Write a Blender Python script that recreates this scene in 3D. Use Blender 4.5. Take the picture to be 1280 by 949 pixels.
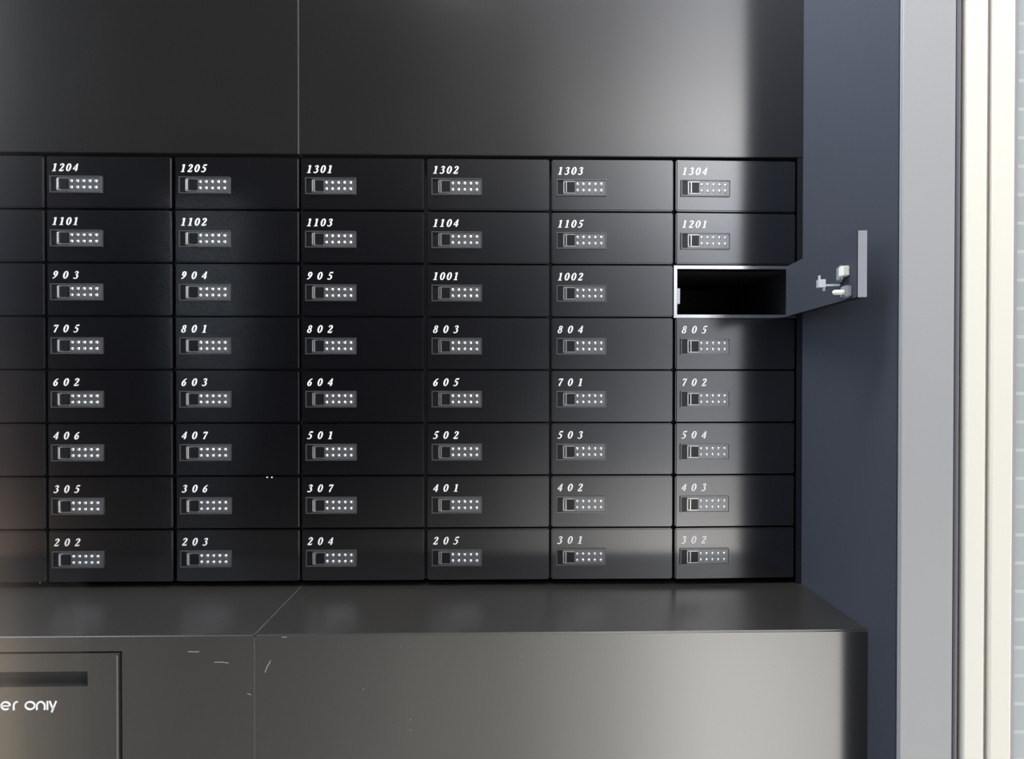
import bpy, bmesh, math, random
from mathutils import Vector, Matrix
random.seed(7)
sc = bpy.context.scene
for o in list(bpy.data.objects):
    bpy.data.objects.remove(o)
COL = sc.collection

# ------------------------------------------------------------------ camera
cd = bpy.data.cameras.new('camera'); cam = bpy.data.objects.new('camera', cd); COL.objects.link(cam)
F_PX, W_PX = 600.0, 1280.0
cd.sensor_width = 36.0; cd.sensor_fit = 'HORIZONTAL'; cd.lens = 36.0 * F_PX / W_PX
cd.clip_start = 0.02
yaw, pitch, roll = 0.0150646, -0.0063098, 0.00043084
fwd = Vector((math.sin(yaw) * math.cos(pitch), math.cos(yaw) * math.cos(pitch), math.sin(pitch)))
rgt = Vector((math.cos(yaw), -math.sin(yaw), 0)); up = rgt.cross(fwd)
r2 = math.cos(roll) * rgt + math.sin(roll) * up; u2 = -math.sin(roll) * rgt + math.cos(roll) * up
m = Matrix((r2, u2, -fwd)).transposed().to_4x4(); m.translation = Vector((0, -1.08037, 1.45))
cam.matrix_world = m
cd.dof.use_dof = True; cd.dof.focus_distance = 1.05; cd.dof.aperture_fstop = 5.0
sc.camera = cam
sc.view_settings.view_transform = 'Standard'; sc.view_settings.look = 'None'
sc.view_settings.gamma = 1.0; sc.view_settings.use_curve_mapping = False
sc.view_settings.exposure = 0.0

# ------------------------------------------------------------------ world: the bright street outside, behind and right of the viewer
w = bpy.data.worlds.new('street_daylight'); sc.world = w; w.use_nodes = True
N, L = w.node_tree.nodes, w.node_tree.links
N.clear()
def nd(t, **k):
    n = N.new(t)
    for a, b in k.items(): setattr(n, a, b)
    return n
def mth(op, a, b=None):
    n = nd('ShaderNodeMath', operation=op)
    for i, q in enumerate((a, b)):
        if q is None: continue
        if isinstance(q, (int, float)): n.inputs[i].default_value = q
        else: L.new(q, n.inputs[i])
    return n.outputs[0]
ENV_RIGHT, ENV_GROUND, ENV_LEFT = 2.9, 3.0, 2.5
tc = nd('ShaderNodeTexCoord'); sx = nd('ShaderNodeSeparateXYZ'); L.new(tc.outputs['Generated'], sx.inputs[0])
den = mth('MAXIMUM', mth('MULTIPLY', sx.outputs[1], -1.0), 0.05)
U = mth('DIVIDE', sx.outputs[0], den); V = mth('DIVIDE', sx.outputs[2], den)
def ramp(src, lo, hi, stops):
    mr = nd('ShaderNodeMapRange'); mr.inputs[1].default_value = lo; mr.inputs[2].default_value = hi
    L.new(src, mr.inputs[0])
    cr = nd('ShaderNodeValToRGB'); L.new(mr.outputs[0], cr.inputs[0])
    e = cr.color_ramp; e.interpolation = 'EASE'
    while len(e.elements) > 1: e.elements.remove(e.elements[-1])
    for i, (p, v) in enumerate(stops):
        c = v if isinstance(v, tuple) else (v, v, v)
        q = e.elements[0] if i == 0 else e.elements.new((p - lo) / (hi - lo))
        q.position = (p - lo) / (hi - lo); q.color = (*c, 1)
    return cr.outputs[0]
def mulc(a, b):
    n = nd('ShaderNodeVectorMath', operation='MULTIPLY'); L.new(a, n.inputs[0]); L.new(b, n.inputs[1]); return n.outputs[0]
def addc(a, b):
    n = nd('ShaderNodeVectorMath', operation='ADD'); L.new(a, n.inputs[0]); L.new(b, n.inputs[1]); return n.outputs[0]
def scl(a, s):
    n = nd('ShaderNodeVectorMath', operation='SCALE'); L.new(a, n.inputs[0]); n.inputs[3].default_value = s; return n.outputs[0]
SH = ramp(V, -3, 3, [(-3, .2), (-.6, .2), (-.28, .27), (-.08, .2), (.12, .15), (.25, .14), (.38, .17), (.55, .20), (3, .2)])
U2 = mth('SUBTRACT', mth('ADD', U, SH), .2)
S1 = ramp(U2, -3, 3, [(-3, .02), (-.8, .012), (-.3, .018), (-.0, .07), (.2, .36), (.30, .72), (.38, 1.1), (.45, 1.3), (.56, 1.2), (.75, 1.0), (.95, .5), (1.4, .6), (2.0, 1.6), (3, 1.6)])
A1 = ramp(V, -3, 3, [(-3, (.5, .48, .45)), (-1.2, (.8, .78, .74)), (-.6, (.86, .835, .80)), (-.4, (.7, .68, .65)), (-.27, (.45, .45, .45)), (-.12, (.30, .31, .335)), (.08, (.28, .295, .325)),
                     (.25, (.5, .52, .57)), (.38, (.85, .88, .95)), (.52, (1., 1., 1.)), (.66, (.66, .66, .68)), (.85, (.45, .46, .50)), (1.3, (.6, .64, .70)), (2.5, (1., 1.05, 1.15))])
S2 = ramp(U, -3, 3, [(-3, .02), (-.8, .05), (-.47, .08), (-.2, .16), (.1, .2), (.4, .1), (.8, 0.)])
A2 = ramp(V, -3, 3, [(-3, (1., .97, .9)), (-.55, (1., .97, .9)), (-.33, 0.)])
SB = ramp(U, -3, 3, [(-3, 0.), (-1.4, 0.), (-1.2, 1.), (-1.05, .9), (-.96, .1), (-.91, 0.)])
AB = ramp(V, -3, 3, [(-3, (.80, .66, .46)), (-.65, (.80, .64, .46)), (-.4, (.52, .38, .30)), (-.15, (.16, .12, .11)), (.2, (.06, .065, .08)), (.7, (.20, .20, .205)), (3, (.25, .26, .26))])
SL = ramp(U, -3, 3, [(-3, (.80, .92, 1.1)), (-1.6, (.80, .92, 1.1)), (-1.2, 0.)])      # open sky and street off to the left
AL = ramp(V, -3, 3, [(-3, .25), (-.5, .3), (0, .6), (1., 1.)])
tot = addc(addc(scl(mulc(S1, A1), ENV_RIGHT), scl(mulc(S2, A2), ENV_GROUND)), addc(scl(mulc(SB, AB), 1.2), scl(mulc(SL, AL), ENV_LEFT)))
bg = nd('ShaderNodeBackground'); L.new(tot, bg.inputs[0]); bg.inputs[1].default_value = 1.0
L.new(bg.outputs[0], nd('ShaderNodeOutputWorld').inputs[0])

# ------------------------------------------------------------------ unseen spot added to brighten the upper side wall
sd = bpy.data.lights.new('added_wall_spot', 'SPOT'); so = bpy.data.objects.new('added_wall_spot', sd); COL.objects.link(so)
sd.energy = 80; sd.color = (.80, .88, 1.); sd.spot_size = math.radians(95); sd.spot_blend = 1.; sd.shadow_soft_size = .30
so.location = (-.05, -.40, 2.95)
so.rotation_euler = (Vector((.667, -.12, 2.35)) - Vector(so.location)).to_track_quat('-Z', 'Y').to_euler()

# unseen fill light added to whiten the numbers, above and in front of the niche
ad = bpy.data.lights.new('added_overhead_fill', 'AREA'); ao = bpy.data.objects.new('added_overhead_fill', ad); COL.objects.link(ao)
ad.shape = 'RECTANGLE'; ad.size = 1.0; ad.size_y = .35; ad.energy = 78; ad.color = (1., .98, .95)
ao.location = (-.05, -.78, 3.95)

# ------------------------------------------------------------------ materials
def mat(name, col, rough=.4, metal=0., noise=0., nscale=20., spec=.5, bump=0., col2=None, ior=1.5):
    m = bpy.data.materials.new(name); m.use_nodes = True
    nt = m.node_tree; b = nt.nodes['Principled BSDF']
    b.inputs['Base Color'].default_value = (*col, 1); b.inputs['Roughness'].default_value = rough
    b.inputs['Metallic'].default_value = metal; b.inputs['Specular IOR Level'].default_value = spec; b.inputs['IOR'].default_value = ior
    if noise or bump:
        t = nt.nodes.new('ShaderNodeTexCoord'); n = nt.nodes.new('ShaderNodeTexNoise')
        n.inputs['Scale'].default_value = nscale; n.inputs['Detail'].default_value = 4
        nt.links.new(t.outputs['Object'], n.inputs['Vector'])
        if noise:
            r = nt.nodes.new('ShaderNodeMapRange')
            r.inputs[3].default_value = rough - noise; r.inputs[4].default_value = rough + noise
            nt.links.new(n.outputs[0], r.inputs[0]); nt.links.new(r.outputs[0], b.inputs['Roughness'])
            if col2:
                c = nt.nodes.new('ShaderNodeMix'); c.data_type = 'RGBA'
                c.inputs[6].default_value = (*col, 1); c.inputs[7].default_value = (*col2, 1)
                nt.links.new(n.outputs[0], c.inputs[0]); nt.links.new(c.outputs[2], b.inputs['Base Color'])
        if bump:
            bp = nt.nodes.new('ShaderNodeBump'); bp.inputs['Strength'].default_value = bump; bp.inputs['Distance'].default_value = .001
            nt.links.new(n.outputs[0], bp.inputs['Height']); nt.links.new(bp.outputs[0], b.inputs['Normal'])
    return m
M = {
 'door': mat('black_door_paint', (.0015, .0015, .0026), .17, noise=.015, nscale=9, spec=1., ior=1.8),
 'panel': mat('black_panel_paint', (.010, .0098, .0093), .18, noise=.015, nscale=4, col2=(.013, .0125, .012), spec=.9, ior=1.8),
 'cabinet': mat('black_cabinet_paint', (.024, .0235, .0215), .19, noise=.015, nscale=4, col2=(.029, .028, .026), spec=.9, ior=1.8),
 'side': mat('blue_black_side_paint', (.049, .053, .066), .6, noise=.03, nscale=4, spec=.12),
 'inside': mat('black_cavity', (.006, .007, .010), .6, noise=.05, nscale=10),
 'steel': mat('bare_steel', (.95, .94, .93), .16, metal=1., noise=.03, nscale=30),
 'galv': mat('pale_zinc', (.55, .56, .60), .4, metal=.3, noise=.05, nscale=40),
 'dullzinc': mat('dull_zinc', (.26, .265, .29), .45, noise=.05, nscale=40),
 'plate': mat('gunmetal_plate', (.085, .088, .092), .26, metal=0., noise=.03, nscale=60, spec=1., ior=1.8),
 'rim': mat('satin_rim', (.20, .20, .21), .32, metal=.8, noise=.04, nscale=60),
 'lever': mat('lever_steel', (.80, .80, .80), .3, metal=1., noise=.03, nscale=60),
 'latch': mat('black_latch', (.005, .005, .006), .35, noise=.03, nscale=60),
 'chrome': mat('chrome_button', (.82, .82, .83), .18, metal=.85, noise=.02, nscale=80),
 'ink': mat('white_print', (.93, .93, .92), .5, noise=.03, nscale=80),
 'scratch': mat('bare_scratch', (.33, .33, .30), .5, noise=.03, nscale=80),
 'slot': mat('slot_black', (.004, .004, .007), .5, noise=.03, nscale=30),
 'grey': mat('grey_aluminium', (.305, .307, .311), .42, noise=.04, nscale=5, col2=(.322, .324, .326)),
 'gasket': mat('grey_gasket', (.11, .11, .13), .5, noise=.04, nscale=20),
 'dark_gasket': mat('dark_gasket', (.045, .042, .06), .6, noise=.04, nscale=20),
 'cream': mat('cream_aluminium', (.735, .70, .61), .45, noise=.03, nscale=6),
 'mauve': mat('mauve_shoulder_shade', (.34, .32, .345), .5, noise=.04, nscale=20),  # shade on the stiles' round shoulders, put into the colour
 'ledge': mat('black_ledge_paint', (.013, .0115, .0095), .30, noise=.02, nscale=4, col2=(.017, .015, .0125), spec=1., ior=2.15),
 'brass': mat('pale_nylon', (.80, .82, .70), .4, noise=.03, nscale=40),
 'seam': mat('painted_joint_highlight', (.10, .10, .09), .4, noise=.03, nscale=30),  # edge highlight along the joints, put into the colour
 'floor': mat('stone_floor', (.25, .25, .24), .5, noise=.08, nscale=12, col2=(.32, .31, .30)),
}
def tile_mat():
    m = bpy.data.materials.new('grey_wall_tile'); m.use_nodes = True; nt = m.node_tree; b = nt.nodes['Principled BSDF']
    t = nt.nodes.new('ShaderNodeTexCoord'); mp = nt.nodes.new('ShaderNodeMapping'); br = nt.nodes.new('ShaderNodeTexBrick')
    mp.inputs['Rotation'].default_value = (math.pi / 2, 0, 0)
    nt.links.new(t.outputs['Object'], mp.inputs[0]); nt.links.new(mp.outputs[0], br.inputs['Vector'])
    br.inputs['Color1'].default_value = (.34, .38, .37, 1); br.inputs['Color2'].default_value = (.37, .41, .41, 1); br.inputs['Mortar'].default_value = (.50, .51, .49, 1)
    br.inputs['Scale'].default_value = 1.; br.inputs['Mortar Size'].default_value = .003
    br.inputs['Brick Width'].default_value = .25; br.offset = 0.; br.inputs['Row Height'].default_value = .049
    nt.links.new(br.outputs[0], b.inputs['Base Color']); b.inputs['Roughness'].default_value = .4
    return m
M['tile'] = tile_mat()
def glass_mat(refl=.05):
    m = bpy.data.materials.new('clear_door_glass'); m.use_nodes = True; nt = m.node_tree; nt.nodes.clear()
    o = nt.nodes.new('ShaderNodeOutputMaterial'); mx = nt.nodes.new('ShaderNodeMixShader'); fr = nt.nodes.new('ShaderNodeValue')
    tr = nt.nodes.new('ShaderNodeBsdfTransparent'); gl = nt.nodes.new('ShaderNodeBsdfGlossy')
    tr.inputs[0].default_value = (1, 1, 1, 1); gl.inputs['Roughness'].default_value = .0; fr.outputs[0].default_value = refl
    nt.links.new(fr.outputs[0], mx.inputs[0]); nt.links.new(tr.outputs[0], mx.inputs[1]); nt.links.new(gl.outputs[0], mx.inputs[2]); nt.links.new(mx.outputs[0], o.inputs[0])
    return m
M['glass'] = glass_mat()
M['glass_edge'] = glass_mat(0.)

# ------------------------------------------------------------------ mesh helpers
def add_box(bm, x0, x1, y0, y1, z0, z1, mi=0):
    vs = [bm.verts.new(p) for p in ((x0,y0,z0),(x1,y0,z0),(x1,y1,z0),(x0,y1,z0),(x0,y0,z1),(x1,y0,z1),(x1,y1,z1),(x0,y1,z1))]
    for f in ((0,3,2,1),(4,5,6,7),(0,1,5,4),(1,2,6,5),(2,3,7,6),(3,0,4,7)):
        fc = bm.faces.new([vs[i] for i in f]); fc.material_index = mi
    return vs
def bevel(bm, w, seg=2):
    bmesh.ops.bevel(bm, geom=list(bm.edges), offset=w, segments=seg, affect='EDGES', clamp_overlap=True)
def prism(bm, pts, axis, a, b, mi=0):
    """extrude a closed 2-D outline along an axis: 'y' takes (x,z), 'z' takes (x,y)"""
    f = (lambda p, t: (p[0], t, p[1])) if axis == 'y' else (lambda p, t: (p[0], p[1], t))
    A = [bm.verts.new(f(p, a)) for p in pts]; B = [bm.verts.new(f(p, b)) for p in pts]
    n = len(pts)
    for i in range(n):
        bm.faces.new((A[i], A[(i+1)%n], B[(i+1)%n], B[i])).material_index = mi
    bm.faces.new(A[::-1]).material_index = mi; bm.faces.new(B).material_index = mi
def cyl(bm, c, r, axis, l, seg=16, r2=None):
    q = {'x': Matrix.Rotation(math.pi/2, 4, 'Y'), 'y': Matrix.Rotation(math.pi/2, 4, 'X'), 'z': Matrix.Identity(4)}[axis]
    bmesh.ops.create_cone(bm, cap_ends=True, segments=seg, radius1=r, radius2=r if r2 is None else r2, depth=l, matrix=Matrix.Translation(c) @ q)
def mesh(name, bm, mats, smooth=False):
    bmesh.ops.recalc_face_normals(bm, faces=list(bm.faces))
    me = bpy.data.meshes.new(name); bm.to_mesh(me); bm.free()
    for k in (mats if isinstance(mats, (list, tuple)) else [mats]): me.materials.append(M[k])
    if smooth:
        for p in me.polygons: p.use_smooth = True
    return me
def link(name, me, parent=None, loc=(0,0,0), rot=(0,0,0)):
    o = bpy.data.objects.new(name, me); COL.objects.link(o); o.parent = parent; o.location = loc; o.rotation_euler = rot
    return o
def obj(name, bm, mats, parent=None, loc=(0,0,0), smooth=False):
    return link(name, mesh(name, bm, mats, smooth), parent, loc)
def struct(name, bm, mats, label=None):
    o = obj(name, bm, mats); o['kind'] = 'structure'
    if label: o['label'] = label
    return o
def thing(name, label, cat, loc=(0,0,0), group=None):
    o = link(name, None, None, loc); o['label'] = label; o['category'] = cat
    if group: o['group'] = group
    return o

# ------------------------------------------------------------------ measures (metres)
COLX = [-1.2990, -1.0188, -.7372, -.4587, -.1777, .1022, .3825, .6640]
ZTOP, PITCH = 1.9385, .1189
LEDGE_Z, LEDGE_Y = .978, -.200
WALL_X, WALL_Y = .676, -.268
XL = -1.32; ZC = 2.9

# ------------------------------------------------------------------ setting
bm = bmesh.new(); add_box(bm, XL, -.4604, 0, .02, 1.9462, ZC); bevel(bm, .0012)
struct('wall_back_left', bm, 'panel', 'black steel wall panel above the mailboxes, left of the thin seam')
bm = bmesh.new(); add_box(bm, -.4590, WALL_X - .0004, 0, .02, 1.9462, ZC); bevel(bm, .0012)
struct('wall_back_right', bm, 'panel', 'black steel wall panel above the mailboxes, right of the thin seam')
bm = bmesh.new(); add_box(bm, -.4602, -.4592, -.0003, .018, 1.9465, ZC)  # pale strip paints the edge highlight of the panel joint
struct('trim_4', bm, 'seam', 'thin pale strip painting the edge highlight between the two upper wall panels')
bm = bmesh.new(); add_box(bm, XL, WALL_X + .1, .30, .34, 0, ZC)
struct('wall_rear', bm, 'inside')
bm = bmesh.new(); add_box(bm, XL - .04, XL - .0005, .0, .30, 0, ZC)
struct('wall_left', bm, 'inside')
bm = bmesh.new(); add_box(bm, WALL_X, WALL_X + .035, WALL_Y + .004, .2995, 0, ZC); bevel(bm, .001)
struct('wall_right', bm, 'side', 'blue-black side wall of the mailbox niche')
bm = bmesh.new(); add_box(bm, XL, 1.2, -.34, .30, -.05, 0)
struct('floor', bm, 'floor')
bm = bmesh.new(); add_box(bm, .6628, WALL_X - .0004, .0005, .02, LEDGE_Z, 1.9450)
struct('trim_5', bm, 'door', 'narrow black filler strip between the last mailbox column and the side wall')
# grey jamb facing the viewer, with a rounded right edge
bm = bmesh.new(); add_box(bm, WALL_X - .0005, .7690, WALL_Y - .004, WALL_Y + .0035, 0, ZC); bevel(bm, .0025, 3)
struct('trim_1', bm, 'grey', 'flat pale grey metal jamb at the right end of the niche')
# recessed round gasket and its dark channel
bm = bmesh.new(); cyl(bm, (.7742, WALL_Y + .001, ZC/2), .0046, 'z', ZC, 16)
struct('trim_2', bm, 'gasket', 'thin grey rubber bead beside the jamb')
bm = bmesh.new(); add_box(bm, .7690, .7866, WALL_Y + .006, WALL_Y + .03, 0, ZC)
struct('trim_3', bm, 'dark_gasket', 'dark gap between jamb and cream frame')
def stile(x0, x1, rl, rr, y0, y1):
    """frame profile seen from above: flat face, small round at the left, wide round shoulder at the right"""
    pts = [(x0, y1)]
    for k in range(7):
        a = math.pi/2 * k/6; pts.append((x0 + rl - rl*math.cos(a), y0 + rl - rl*math.sin(a)))
    for k in range(9):
        a = math.pi/2 * k/8; pts.append((x1 - rr + rr*math.sin(a), y0 + rr - rr*math.cos(a)))
    pts.append((x1, y1)); return pts
root = thing('door_1', 'cream aluminium door frame of two upright profiles at the right edge', 'door frame', (.79, WALL_Y, 0)); root['kind'] = 'structure'
del root['category']
for (x0, x1, rl, rr) in ((.7867, .8225, .002, .005), (.8310, .8700, .003, .005)):
    bm = bmesh.new(); prism(bm, [(x - .79, y - WALL_Y) for x, y in stile(x0, x1, rl, rr, WALL_Y - .006, WALL_Y + .03)], 'z', 0, ZC)
    obj('stile', bm, 'cream', root)
for (x0, x1, y0, k) in ((.8226, .8282, .000, 'mauve'), (.8283, .8309, .012, 'dark_gasket'), (.8701, .8796, .000, 'mauve'), (.8797, .8815, .008, 'dark_gasket')):  # mauve strips paint the shoulder shade, dark ones are gaskets
    bm = bmesh.new(); add_box(bm, x0 - .79, x1 - .79, y0, .03, 0, ZC); obj('shade_and_gasket_strip', bm, k, root)
bm = bmesh.new(); add_box(bm, .8816, 1.20, WALL_Y + .004, WALL_Y + .05, 0, ZC)
struct('wall_outer', bm, 'tile', 'grey tiled wall beyond the cream door frame')
# clear glass door leaf at the left, nearer than the niche
bm = bmesh.new(); add_box(bm, -1.25, -.312, -.723, -.717, 0, 2.12)
for f in bm.faces:
    if f.calc_center_median().x > -.3125: f.material_index = 1
struct('door_2', bm, ['glass', 'glass_edge'], 'clear glass door leaf with a brown reflection at the left edge')

# ------------------------------------------------------------------ lettering drawn as pen strokes
def spline(P, n=6):
    if len(P) < 3: return P
    out = []
    Q = [P[0]] + list(P) + [P[-1]]
    for i in range(1, len(Q) - 2):
        p0, p1, p2, p3 = Q[i-1:i+3]
        for k in range(n):
            t = k/n
            out.append(tuple(.5*((2*b) + (c-a)*t + (2*a-5*b+4*c-d)*t*t + (3*b-a-3*c+d)*t**3) for a, b, c, d in zip(p0, p1, p2, p3)))
    out.append(P[-1]); return out
def stroke(bm, P, to3, thick, smooth=True):
    P = spline(P) if smooth else P
    n = len(P); Lf, Rt = [], []
    for i, (x, y, wd) in enumerate(P):
        a = P[max(i-1, 0)]; b = P[min(i+1, n-1)]
        dx, dy = b[0]-a[0], b[1]-a[1]; l = math.hypot(dx, dy) or 1
        nx, ny = -dy/l*wd/2, dx/l*wd/2
        Lf.append((x+nx, y+ny)); Rt.append((x-nx, y-ny))
    for t in (0, 1):
        pass
    A = [bm.verts.new(to3(*p, -thick)) for p in Lf]; B = [bm.verts.new(to3(*p, -thick)) for p in Rt]
    A2 = [bm.verts.new(to3(*p, 0)) for p in Lf]; B2 = [bm.verts.new(to3(*p, 0)) for p in Rt]
    for i in range(n-1):
        for q in ((A[i], A[i+1], B[i+1], B[i]), (A[i], A2[i], A2[i+1], A[i+1]), (B[i], B[i+1], B2[i+1], B2[i])):
            bm.faces.new(q)
def ell(cx, cy, rx, ry, wx, wy, n=16, a0=0, a1=360):
    return [(cx + rx*math.cos(math.radians(a0+(a1-a0)*k/n)), cy + ry*math.sin(math.radians(a0+(a1-a0)*k/n)),
             wy + (wx-wy)*abs(math.cos(math.radians(a0+(a1-a0)*k/n)))**1.5) for k in range(n+1)]
SIX = [(.54,.95,.09),(.30,.80,.14),(.13,.48,.20),(.13,.18,.18),(.28,.03,.10),(.44,.14,.17),(.47,.38,.17),(.36,.53,.09),(.17,.42,.09)]
DIG = {
 '0': [ell(.30,.5,.22,.46,.20,.09)],
 '1': [[(.31,.99,.20),(.31,.02,.20)], [(.08,.85,.07),(.26,.97,.11)], [(.08,.03,.08),(.55,.03,.08)]],
 '2': [[(.10,.74,.15),(.14,.92,.10),(.31,.96,.10),(.46,.82,.20),(.43,.60,.20),(.26,.33,.13),(.05,.08,.09)], [(.05,.07,.14),(.56,.07,.17)], [(.53,.07,.09),(.60,.24,.05)]],
 '3': [[(.09,.80,.13),(.27,.96,.09),(.45,.83,.18),(.38,.62,.13),(.22,.54,.08)], [(.22,.55,.08),(.42,.47,.15),(.49,.27,.20),(.37,.06,.12),(.18,.03,.09),(.04,.13,.14)]],
 '4': [[(.46,.98,.10),(.04,.33,.09)], [(.0,.30,.11),(.62,.30,.11)], [(.43,.99,.19),(.43,.02,.19)]],
 '5': [[(.19,.91,.16),(.58,.95,.17)], [(.20,.95,.08),(.12,.55,.08)], [(.12,.55,.08),(.34,.57,.14),(.47,.36,.20),(.38,.09,.13),(.18,.03,.08),(.04,.12,.14)]],
 '6': [SIX],
 '7': [[(.08,.89,.18),(.58,.92,.13)], [(.57,.93,.09),(.38,.52,.15),(.26,.01,.20)], [(.08,.93,.09),(.06,.74,.06)]],
 '8': [ell(.31,.75,.16,.20,.15,.08), ell(.29,.27,.20,.24,.17,.08)],
 '9': [[(.60-x, 1-y, q) for x, y, q in SIX]],
}
def number_mesh(txt):
    bm = bmesh.new(); H = .0168; adv = .0152 if len(txt) == 4 else .0228
    for i, ch in enumerate(txt):
        for P in DIG[ch]:
            to3 = lambda x, y, d, i=i: (i*adv + (x + .24*(y-.1))*H, d, (y-1)*H)
            stroke(bm, P, to3, .0004, smooth=len(P) > 2)
    return mesh('number_' + txt, bm, 'ink')

# ------------------------------------------------------------------ mailbox pieces (shared meshes)
DW, DH, DT = .2740, .1148, .0150       # door leaf
def frame_mesh(k='gap_shade_frame'):
    bm = bmesh.new(); W, H, t = .2796, .1182, .0072; y0 = .0020 if k == 'steel' else .0165
    for (x0, x1, z0, z1) in ((0, W, -t, 0), (0, W, -H, -H + t), (0, t, -H + t, -t), (W - t, W, -H + t, -t)):
        add_box(bm, x0, x1, y0, .030, z0, z1)
    return mesh('frame', bm, 'steel' if k == 'steel' else 'inside')  # closed frames are blackened to paint the shade in the door gaps
def shell_mesh():
    bm = bmesh.new(); W, H, t = .2796, .1182, .0060
    add_box(bm, 0, W, .0302, .285, -t, 0); add_box(bm, 0, W, .0302, .285, -H, -H+t)
    add_box(bm, 0, t, .0302, .285, -H+t, -t); add_box(bm, W-t, W, .0302, .285, -H+t, -t)
    add_box(bm, t, W-t, .280, .285, -H+t, -t)
    return mesh('shell', bm, 'inside')
def door_mesh():
    bm = bmesh.new(); add_box(bm, 0, DW, 0, DT, -DH, 0); bevel(bm, .0024, 2)
    return mesh('door', bm, 'door')
PW, PH = .1118, .0368
def rect_ring(bm, x0, x1, z0, z1, t, y0, y1, mi=0):
    add_box(bm, x0, x1, y0, y1, z1 - t, z1, mi); add_box(bm, x0, x1, y0, y1, z0, z0 + t, mi)
    add_box(bm, x0, x0 + t, y0, y1, z0 + t, z1 - t, mi); add_box(bm, x1 - t, x1, y0, y1, z0 + t, z1 - t, mi)
def plate_mesh():
    bm = bmesh.new()
    add_box(bm, .0408, PW - .0025, -.0022, 0, -PH + .0025, -.0025, 0)        # keypad field
    add_box(bm, .0018, .0150, -.0012, 0, -PH + .0018, -.0018, 2)             # plain field left of the latch
    add_box(bm, .0150, .0408, -.0016, 0, -.0050, -.0018, 0); add_box(bm, .0150, .0408, -.0016, 0, -PH + .0018, -PH + .0050, 0)
    add_box(bm, .0960, .1045, -.0026, -.0022, -.0315, -.0302, 1)             # small dash under the last button
    return mesh('lock_plate', bm, ['plate', 'rim', 'latch'])
def rim_mesh():
    bm = bmesh.new(); rect_ring(bm, 0, PW, -PH, 0, .0018, -.0034, 0); return mesh('plate_rim', bm, 'rim')
def latch_mesh():
    bm = bmesh.new()
    prism(bm, [(.0225, -.0055), (.0405, -.0055), (.0405, -PH + .0055), (.0225, -PH + .0055)], 'y', -.0042, 0)
    bevel(bm, .0012, 2); return mesh('latch', bm, 'latch')
def latch_rim_mesh():
    bm = bmesh.new()
    add_box(bm, .0150, .0172, -.0042, 0, -PH + .0050, -.0050)
    add_box(bm, 0.0200, .0224, -.0075, 0, -PH + .0058, -.0058)
    bevel(bm, .0009, 2)
    add_box(bm, .0172, .0408, -.0036, 0, -.0062, -.0050); add_box(bm, .0172, .0408, -.0036, 0, -PH + .0050, -PH + .0062)
    return mesh('latch_rim', bm, 'lever')
def button_mesh():
    bm = bmesh.new(); r = .0032
    bmesh.ops.create_uvsphere(bm, u_segments=14, v_segments=8, radius=r)
    bmesh.ops.delete(bm, geom=[v for v in bm.verts if v.co.z < -1e-6], context='VERTS')
    for v in bm.verts: v.co = Vector((v.co.x, -v.co.z*.75, v.co.y))
    return mesh('button', bm, 'chrome', True)
ME = {k: f() for k, f in dict(frame=frame_mesh, shell=shell_mesh, door=door_mesh, lock_plate=plate_mesh, plate_rim=rim_mesh, latch=latch_mesh, latch_rim=latch_rim_mesh, button=button_mesh).items()}
STEEL_FRAME = frame_mesh('steel')
def put_lock(root, base):
    """base: matrix taking the door's own frame to the mailbox's"""
    def at(x, y, z): return (base @ Vector((x, y, z)))
    rz = base.to_euler()
    lk = link('combination_lock', ME['lock_plate'], root, at(.0105, 0, -.0452), rz)
    link('plate_rim', ME['plate_rim'], lk); link('latch', ME['latch'], lk); link('latch_rim', ME['latch_rim'], lk)
    for r in range(2):
        for c in range(5):
            link('button', ME['button'], lk, (.0472 + .01345*c, -.0022, -.0112 - .0140*r))
    return lk
GROUP = 'mailboxes in the wall unit'
TILT = [0.1, .0, -.15, -.1, .25, -.15, .85]     # how far the doors of each column stand out of true, degrees
def mailbox(c, r, txt, label, opened=False):
    x0, z0 = COLX[c], ZTOP - PITCH*r
    root = thing('mailbox', label, 'mailbox', (x0, 0, z0), GROUP)
    link('frame', STEEL_FRAME if opened else ME['frame'], root, (.0004, 0, .0006)); link('shell', ME['shell'], root, (.0004, 0, .0006))
    yawd = TILT[c] + random.uniform(-.12, .12); pit = random.uniform(-.22, .22)
    gx = .0036
    if not opened:
        B = Matrix.Translation((gx, 0, -.0002)) @ Matrix.Translation((DW/2, 0, -DH/2)) @ Matrix.Rotation(math.radians(yawd), 4, 'Z') @ Matrix.Rotation(math.radians(pit), 4, 'X') @ Matrix.Translation((-DW/2, 0, DH/2))
    else:
        hx = .2722
        ang = math.atan2(.265, .035)                              # swung out until it nearly reaches the side wall
        B = Matrix.Translation((hx, .0, -.0002)) @ Matrix.Rotation(ang, 4, 'Z') @ Matrix.Translation((-DW + .004, 0, 0))
    d = link('door', ME['door'], root, B.translation, B.to_euler())
    if txt:
        me = number_mesh(txt); link('number_lettering', me, d, (.0128, -.0001, -.0172))
    put_lock(root, B)
    return root, d, B

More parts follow.
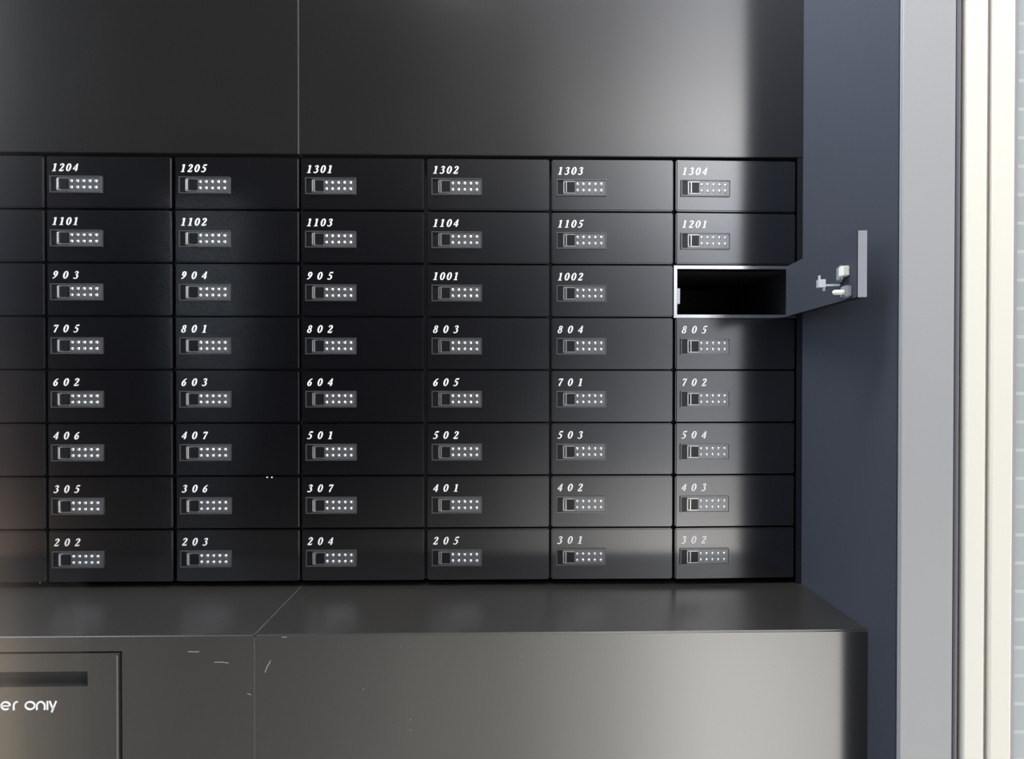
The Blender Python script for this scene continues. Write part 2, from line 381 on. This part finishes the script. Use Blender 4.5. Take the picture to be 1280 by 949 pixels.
NUM = ['1204 1205 1301 1302 1303 1304', '1101 1102 1103 1104 1105 1201', '903 904 905 1001 1002 -', '705 801 802 803 804 805',
       '602 603 604 605 701 702', '406 407 501 502 503 504', '305 306 307 401 402 403', '202 203 204 205 301 302']
for r, row in enumerate(NUM):
    row = row.split()
    mailbox(0, r, None, f'black steel mailbox at the left edge, cut off, just left of number {row[0]}')
    for k, t in enumerate(row):
        if t != '-':
            root, d, B = mailbox(k+1, r, t, f'closed black steel mailbox with white number {t} and keypad lock')
            if t == '306':
                for bx in (.2060, .2165):
                    bm = bmesh.new(); bmesh.ops.create_uvsphere(bm, u_segments=10, v_segments=6, radius=.0015)
                    obj('white_speck', bm, 'ink', root, (bx, -.0005, -.0010), True)  # tiny white dome near the top of the door
        else:
            root, d, B = mailbox(k+1, r, None, 'open mailbox with bright steel rim and dark inside, its door swung out to the right', True)
            # strike on the left inner edge of the opening
            bm = bmesh.new(); add_box(bm, 0, .0072, .004, .012, -.0175, .0175); bevel(bm, .0008)
            obj('strike_plate', bm, 'galv', root, (.0080, 0, -.0680))
            # pale inner lining edge and hardware on the inner face of the open door (door's own axes: y grows inwards)
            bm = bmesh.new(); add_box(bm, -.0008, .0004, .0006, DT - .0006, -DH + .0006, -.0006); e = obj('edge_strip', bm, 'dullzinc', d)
            bl = bmesh.new(); add_box(bl, .001, DW - .004, DT, DT + .0008, -DH + .001, -.001); obj('inner_lining', bl, 'side', d)
            bm = bmesh.new(); add_box(bm, .034, .052, DT + .0009, DT + .009, -.080, -.050); bevel(bm, .0038, 3); obj('lock_case', bm, 'dullzinc', d)
            bm = bmesh.new(); add_box(bm, .021, .034, DT + .0009, DT + .013, -.073, -.055); bevel(bm, .0015, 2); obj('latch_block', bm, 'brass', d)
            bm = bmesh.new(); add_box(bm, .013, .030, DT + .0009, DT + .0125, -.111, -.091); bevel(bm, .002, 2); obj('bumper_base', bm, 'dullzinc', d)
            bm = bmesh.new(); cyl(bm, (.0185, DT + .0195, -.1025), .0042, 'y', .014, 16); bmesh.ops.create_uvsphere(bm, u_segments=16, v_segments=8, radius=.0042, matrix=Matrix.Translation((.0185, DT + .0265, -.1025))); obj('bumper', bm, 'brass', d, smooth=True)
            bm = bmesh.new(); add_box(bm, .036, .040, DT + .009, DT + .034, -.0880, -.0845); add_box(bm, .034, .042, DT + .034, DT + .046, -.0900, -.0760); add_box(bm, .034, .036, DT + .043, DT + .046, -.0760, -.0690); add_box(bm, .036, .040, DT + .034, DT + .037, -.0960, -.0900); obj('latch_cam', bm, 'galv', d)
            for hz in (-.012, -.100):
                for s in (0, .006):
                    bm = bmesh.new(); cyl(bm, (0, 0, 0), .0014, 'y', .003, 10)
                    obj('hinge_screw', bm, 'steel', root, (.2650 + s*.7, .0150, hz - s*(1 if hz > -.05 else -1)))

# ------------------------------------------------------------------ base cabinets with the deep ledge
def scr(bm, pts, y, wd=.0012):
    """short bare scratches on the front"""
    for a, b in zip(pts, pts[1:]):
        dx, dz = b[0]-a[0], b[1]-a[1]; l = math.hypot(dx, dz) or 1; nx, nz = -dz/l*wd/2, dx/l*wd/2
        vs = [bm.verts.new((p[0]+s*nx, y - .0002, p[1]+s*nz)) for p, s in ((a, 1), (b, 1), (b, -1), (a, -1))]
        bm.faces.new(vs).material_index = 1
def cabinet(x0, x1, label, marks, hole=None):
    root = thing('base_cabinet', label, 'cabinet', (x0, 0, 0)); W = x1 - x0
    bm = bmesh.new(); add_box(bm, 0, W, LEDGE_Y + .0060, .025, LEDGE_Z - .018, LEDGE_Z - .0001)
    obj('worktop', bm, 'ledge', root)
    bm = bmesh.new()
    zt = LEDGE_Z
    if hole is None: add_box(bm, 0, W, LEDGE_Y, LEDGE_Y + .0060, 0, zt)
    else:
        a, b, z = hole
        for q in ((0, a, 0, zt), (b, W, 0, zt), (a, b, z, zt), (a, b, 0, .12)): add_box(bm, q[0], q[1], LEDGE_Y, LEDGE_Y + .0060, q[2], q[3])
    top = [e for e in bm.edges if all(abs(v.co.z - zt) < 1e-6 and abs(v.co.y - LEDGE_Y) < 1e-6 for v in e.verts)]
    bmesh.ops.bevel(bm, geom=top, offset=.0026, segments=3, affect='EDGES', clamp_overlap=True)
    for P in marks: scr(bm, [(x - x0, z) for x, z in P], LEDGE_Y, .0012)
    obj('front_panel', bm, ['cabinet', 'scratch'], root)
    bm = bmesh.new(); add_box(bm, .001, W - .001, LEDGE_Y + .0200, .024, 0, zt - .020); obj('carcass', bm, 'inside', root)
    return root
XS = -.4570
marks_l = [[(-.5769, .9484), (-.567, .9478), (-.5565, .9482)], [(-.530, .9284), (-.516, .9285), (-.5037, .9268)], [(-.470, .8706), (-.4627, .8680)]]
marks_r = [[(-.4276, .9308), (-.4300, .9250), (-.4325, .9225), (-.4379, .9090)], [(-.407, .9735), (-.398, .9735)], [(-.259, .8775), (-.2588, .8752)], [(-.1729, .8205), (-.1727, .8187)], [(-.1729, .8012), (-.1727, .7996)], [(.0321, .9362), (.0323, .9340)], [(-.1905, .9550), (-.1900, .9538)]]
cl = cabinet(XL, XS - .0006, 'black steel base cabinet under the mailboxes with waste paper door and slot', marks_l, (-1.0940 - XL, -.6960 - XL, .9500))
cr = cabinet(XS + .0006, WALL_X - .0006, 'plain black steel base cabinet under the mailboxes, next to the side wall', marks_r)
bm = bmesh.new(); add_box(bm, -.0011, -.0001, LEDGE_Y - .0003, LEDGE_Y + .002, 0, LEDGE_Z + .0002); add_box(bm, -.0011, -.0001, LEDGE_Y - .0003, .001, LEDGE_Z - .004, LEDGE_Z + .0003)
obj('joint_highlight_strip', bm, 'seam', cr)  # pale strip paints the bright edge line of the cabinet joint
dx0, dx1, dz0, dz1 = -1.0905, -.7000, .124, .9470
bm = bmesh.new()
sx0, sx1, sz0, sz1 = -1.036, -.7568, .8866, .9143
for q in ((dx0, dx1, sz1, dz1), (dx0, dx1, dz0, sz0), (dx0, sx0, sz0, sz1), (sx1, dx1, sz0, sz1)):
    add_box(bm, q[0]-XL, q[1]-XL, LEDGE_Y - .001, LEDGE_Y + .015, q[2], q[3])
bd = obj('bin_door', bm, 'cabinet', cl)
bm = bmesh.new(); add_box(bm, sx0-XL, sx1-XL, LEDGE_Y + .0130, LEDGE_Y + .0145, sz0, sz1); obj('slot', bm, 'slot', bd)
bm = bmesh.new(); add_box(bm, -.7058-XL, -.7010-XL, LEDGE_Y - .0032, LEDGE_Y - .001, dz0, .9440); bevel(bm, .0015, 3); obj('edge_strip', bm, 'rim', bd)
# rounded lower-case lettering
def rnd(bm, P, smooth=True):
    to3 = lambda x, y, d: (x, LEDGE_Y - .0011 + d, y)
    stroke(bm, P, to3, .0004, smooth)
bm = bmesh.new(); lw = .0030; bz = .8449; X = lambda v: v - XL; xh = .0164
def arc(cx, cz, rx, rz, a0, a1): return ell(cx, cz, rx, rz, lw, lw, 18, a0, a1)
r_ = xh/2 - lw/2
rnd(bm, arc(X(-.9265), bz + xh/2, .0090, r_, 0, 360)); rnd(bm, [(X(-.9355), bz + xh - .001, lw), (X(-.9355), bz - .008, lw)], False)      # p
rnd(bm, arc(X(-.9035), bz + xh/2, .0078, r_, 0, 318)); rnd(bm, [(X(-.9110), bz + xh/2 - .0003, lw*.8), (X(-.8960), bz + xh/2 - .0003, lw*.8)], False)  # e
rnd(bm, [(X(-.8890), bz, lw), (X(-.8890), bz + xh*.55, lw), (X(-.8865), bz + xh - .0025, lw), (X(-.8815), bz + xh - .001, lw)])            # r
rnd(bm, arc(X(-.8600), bz + xh/2, .0082, r_, 0, 360))                                                                                      # o
rnd(bm, [(X(-.8478), bz, lw), (X(-.8478), bz + xh*.55, lw), (X(-.8445), bz + xh - .003, lw), (X(-.8410), bz + xh - lw/2, lw), (X(-.8370), bz + xh - .003, lw), (X(-.8340), bz + xh*.55, lw), (X(-.8340), bz, lw)])  # n
rnd(bm, [(X(-.8290), bz, lw), (X(-.8290), bz + xh, lw)], False)                                                                            # l
rnd(bm, [(X(-.8250), bz + xh, lw), (X(-.8195), bz + .002, lw)], False); rnd(bm, [(X(-.8130), bz + xh, lw), (X(-.8215), bz - .0045, lw)], False)  # y
obj('lettering', bm, 'ink', bd)
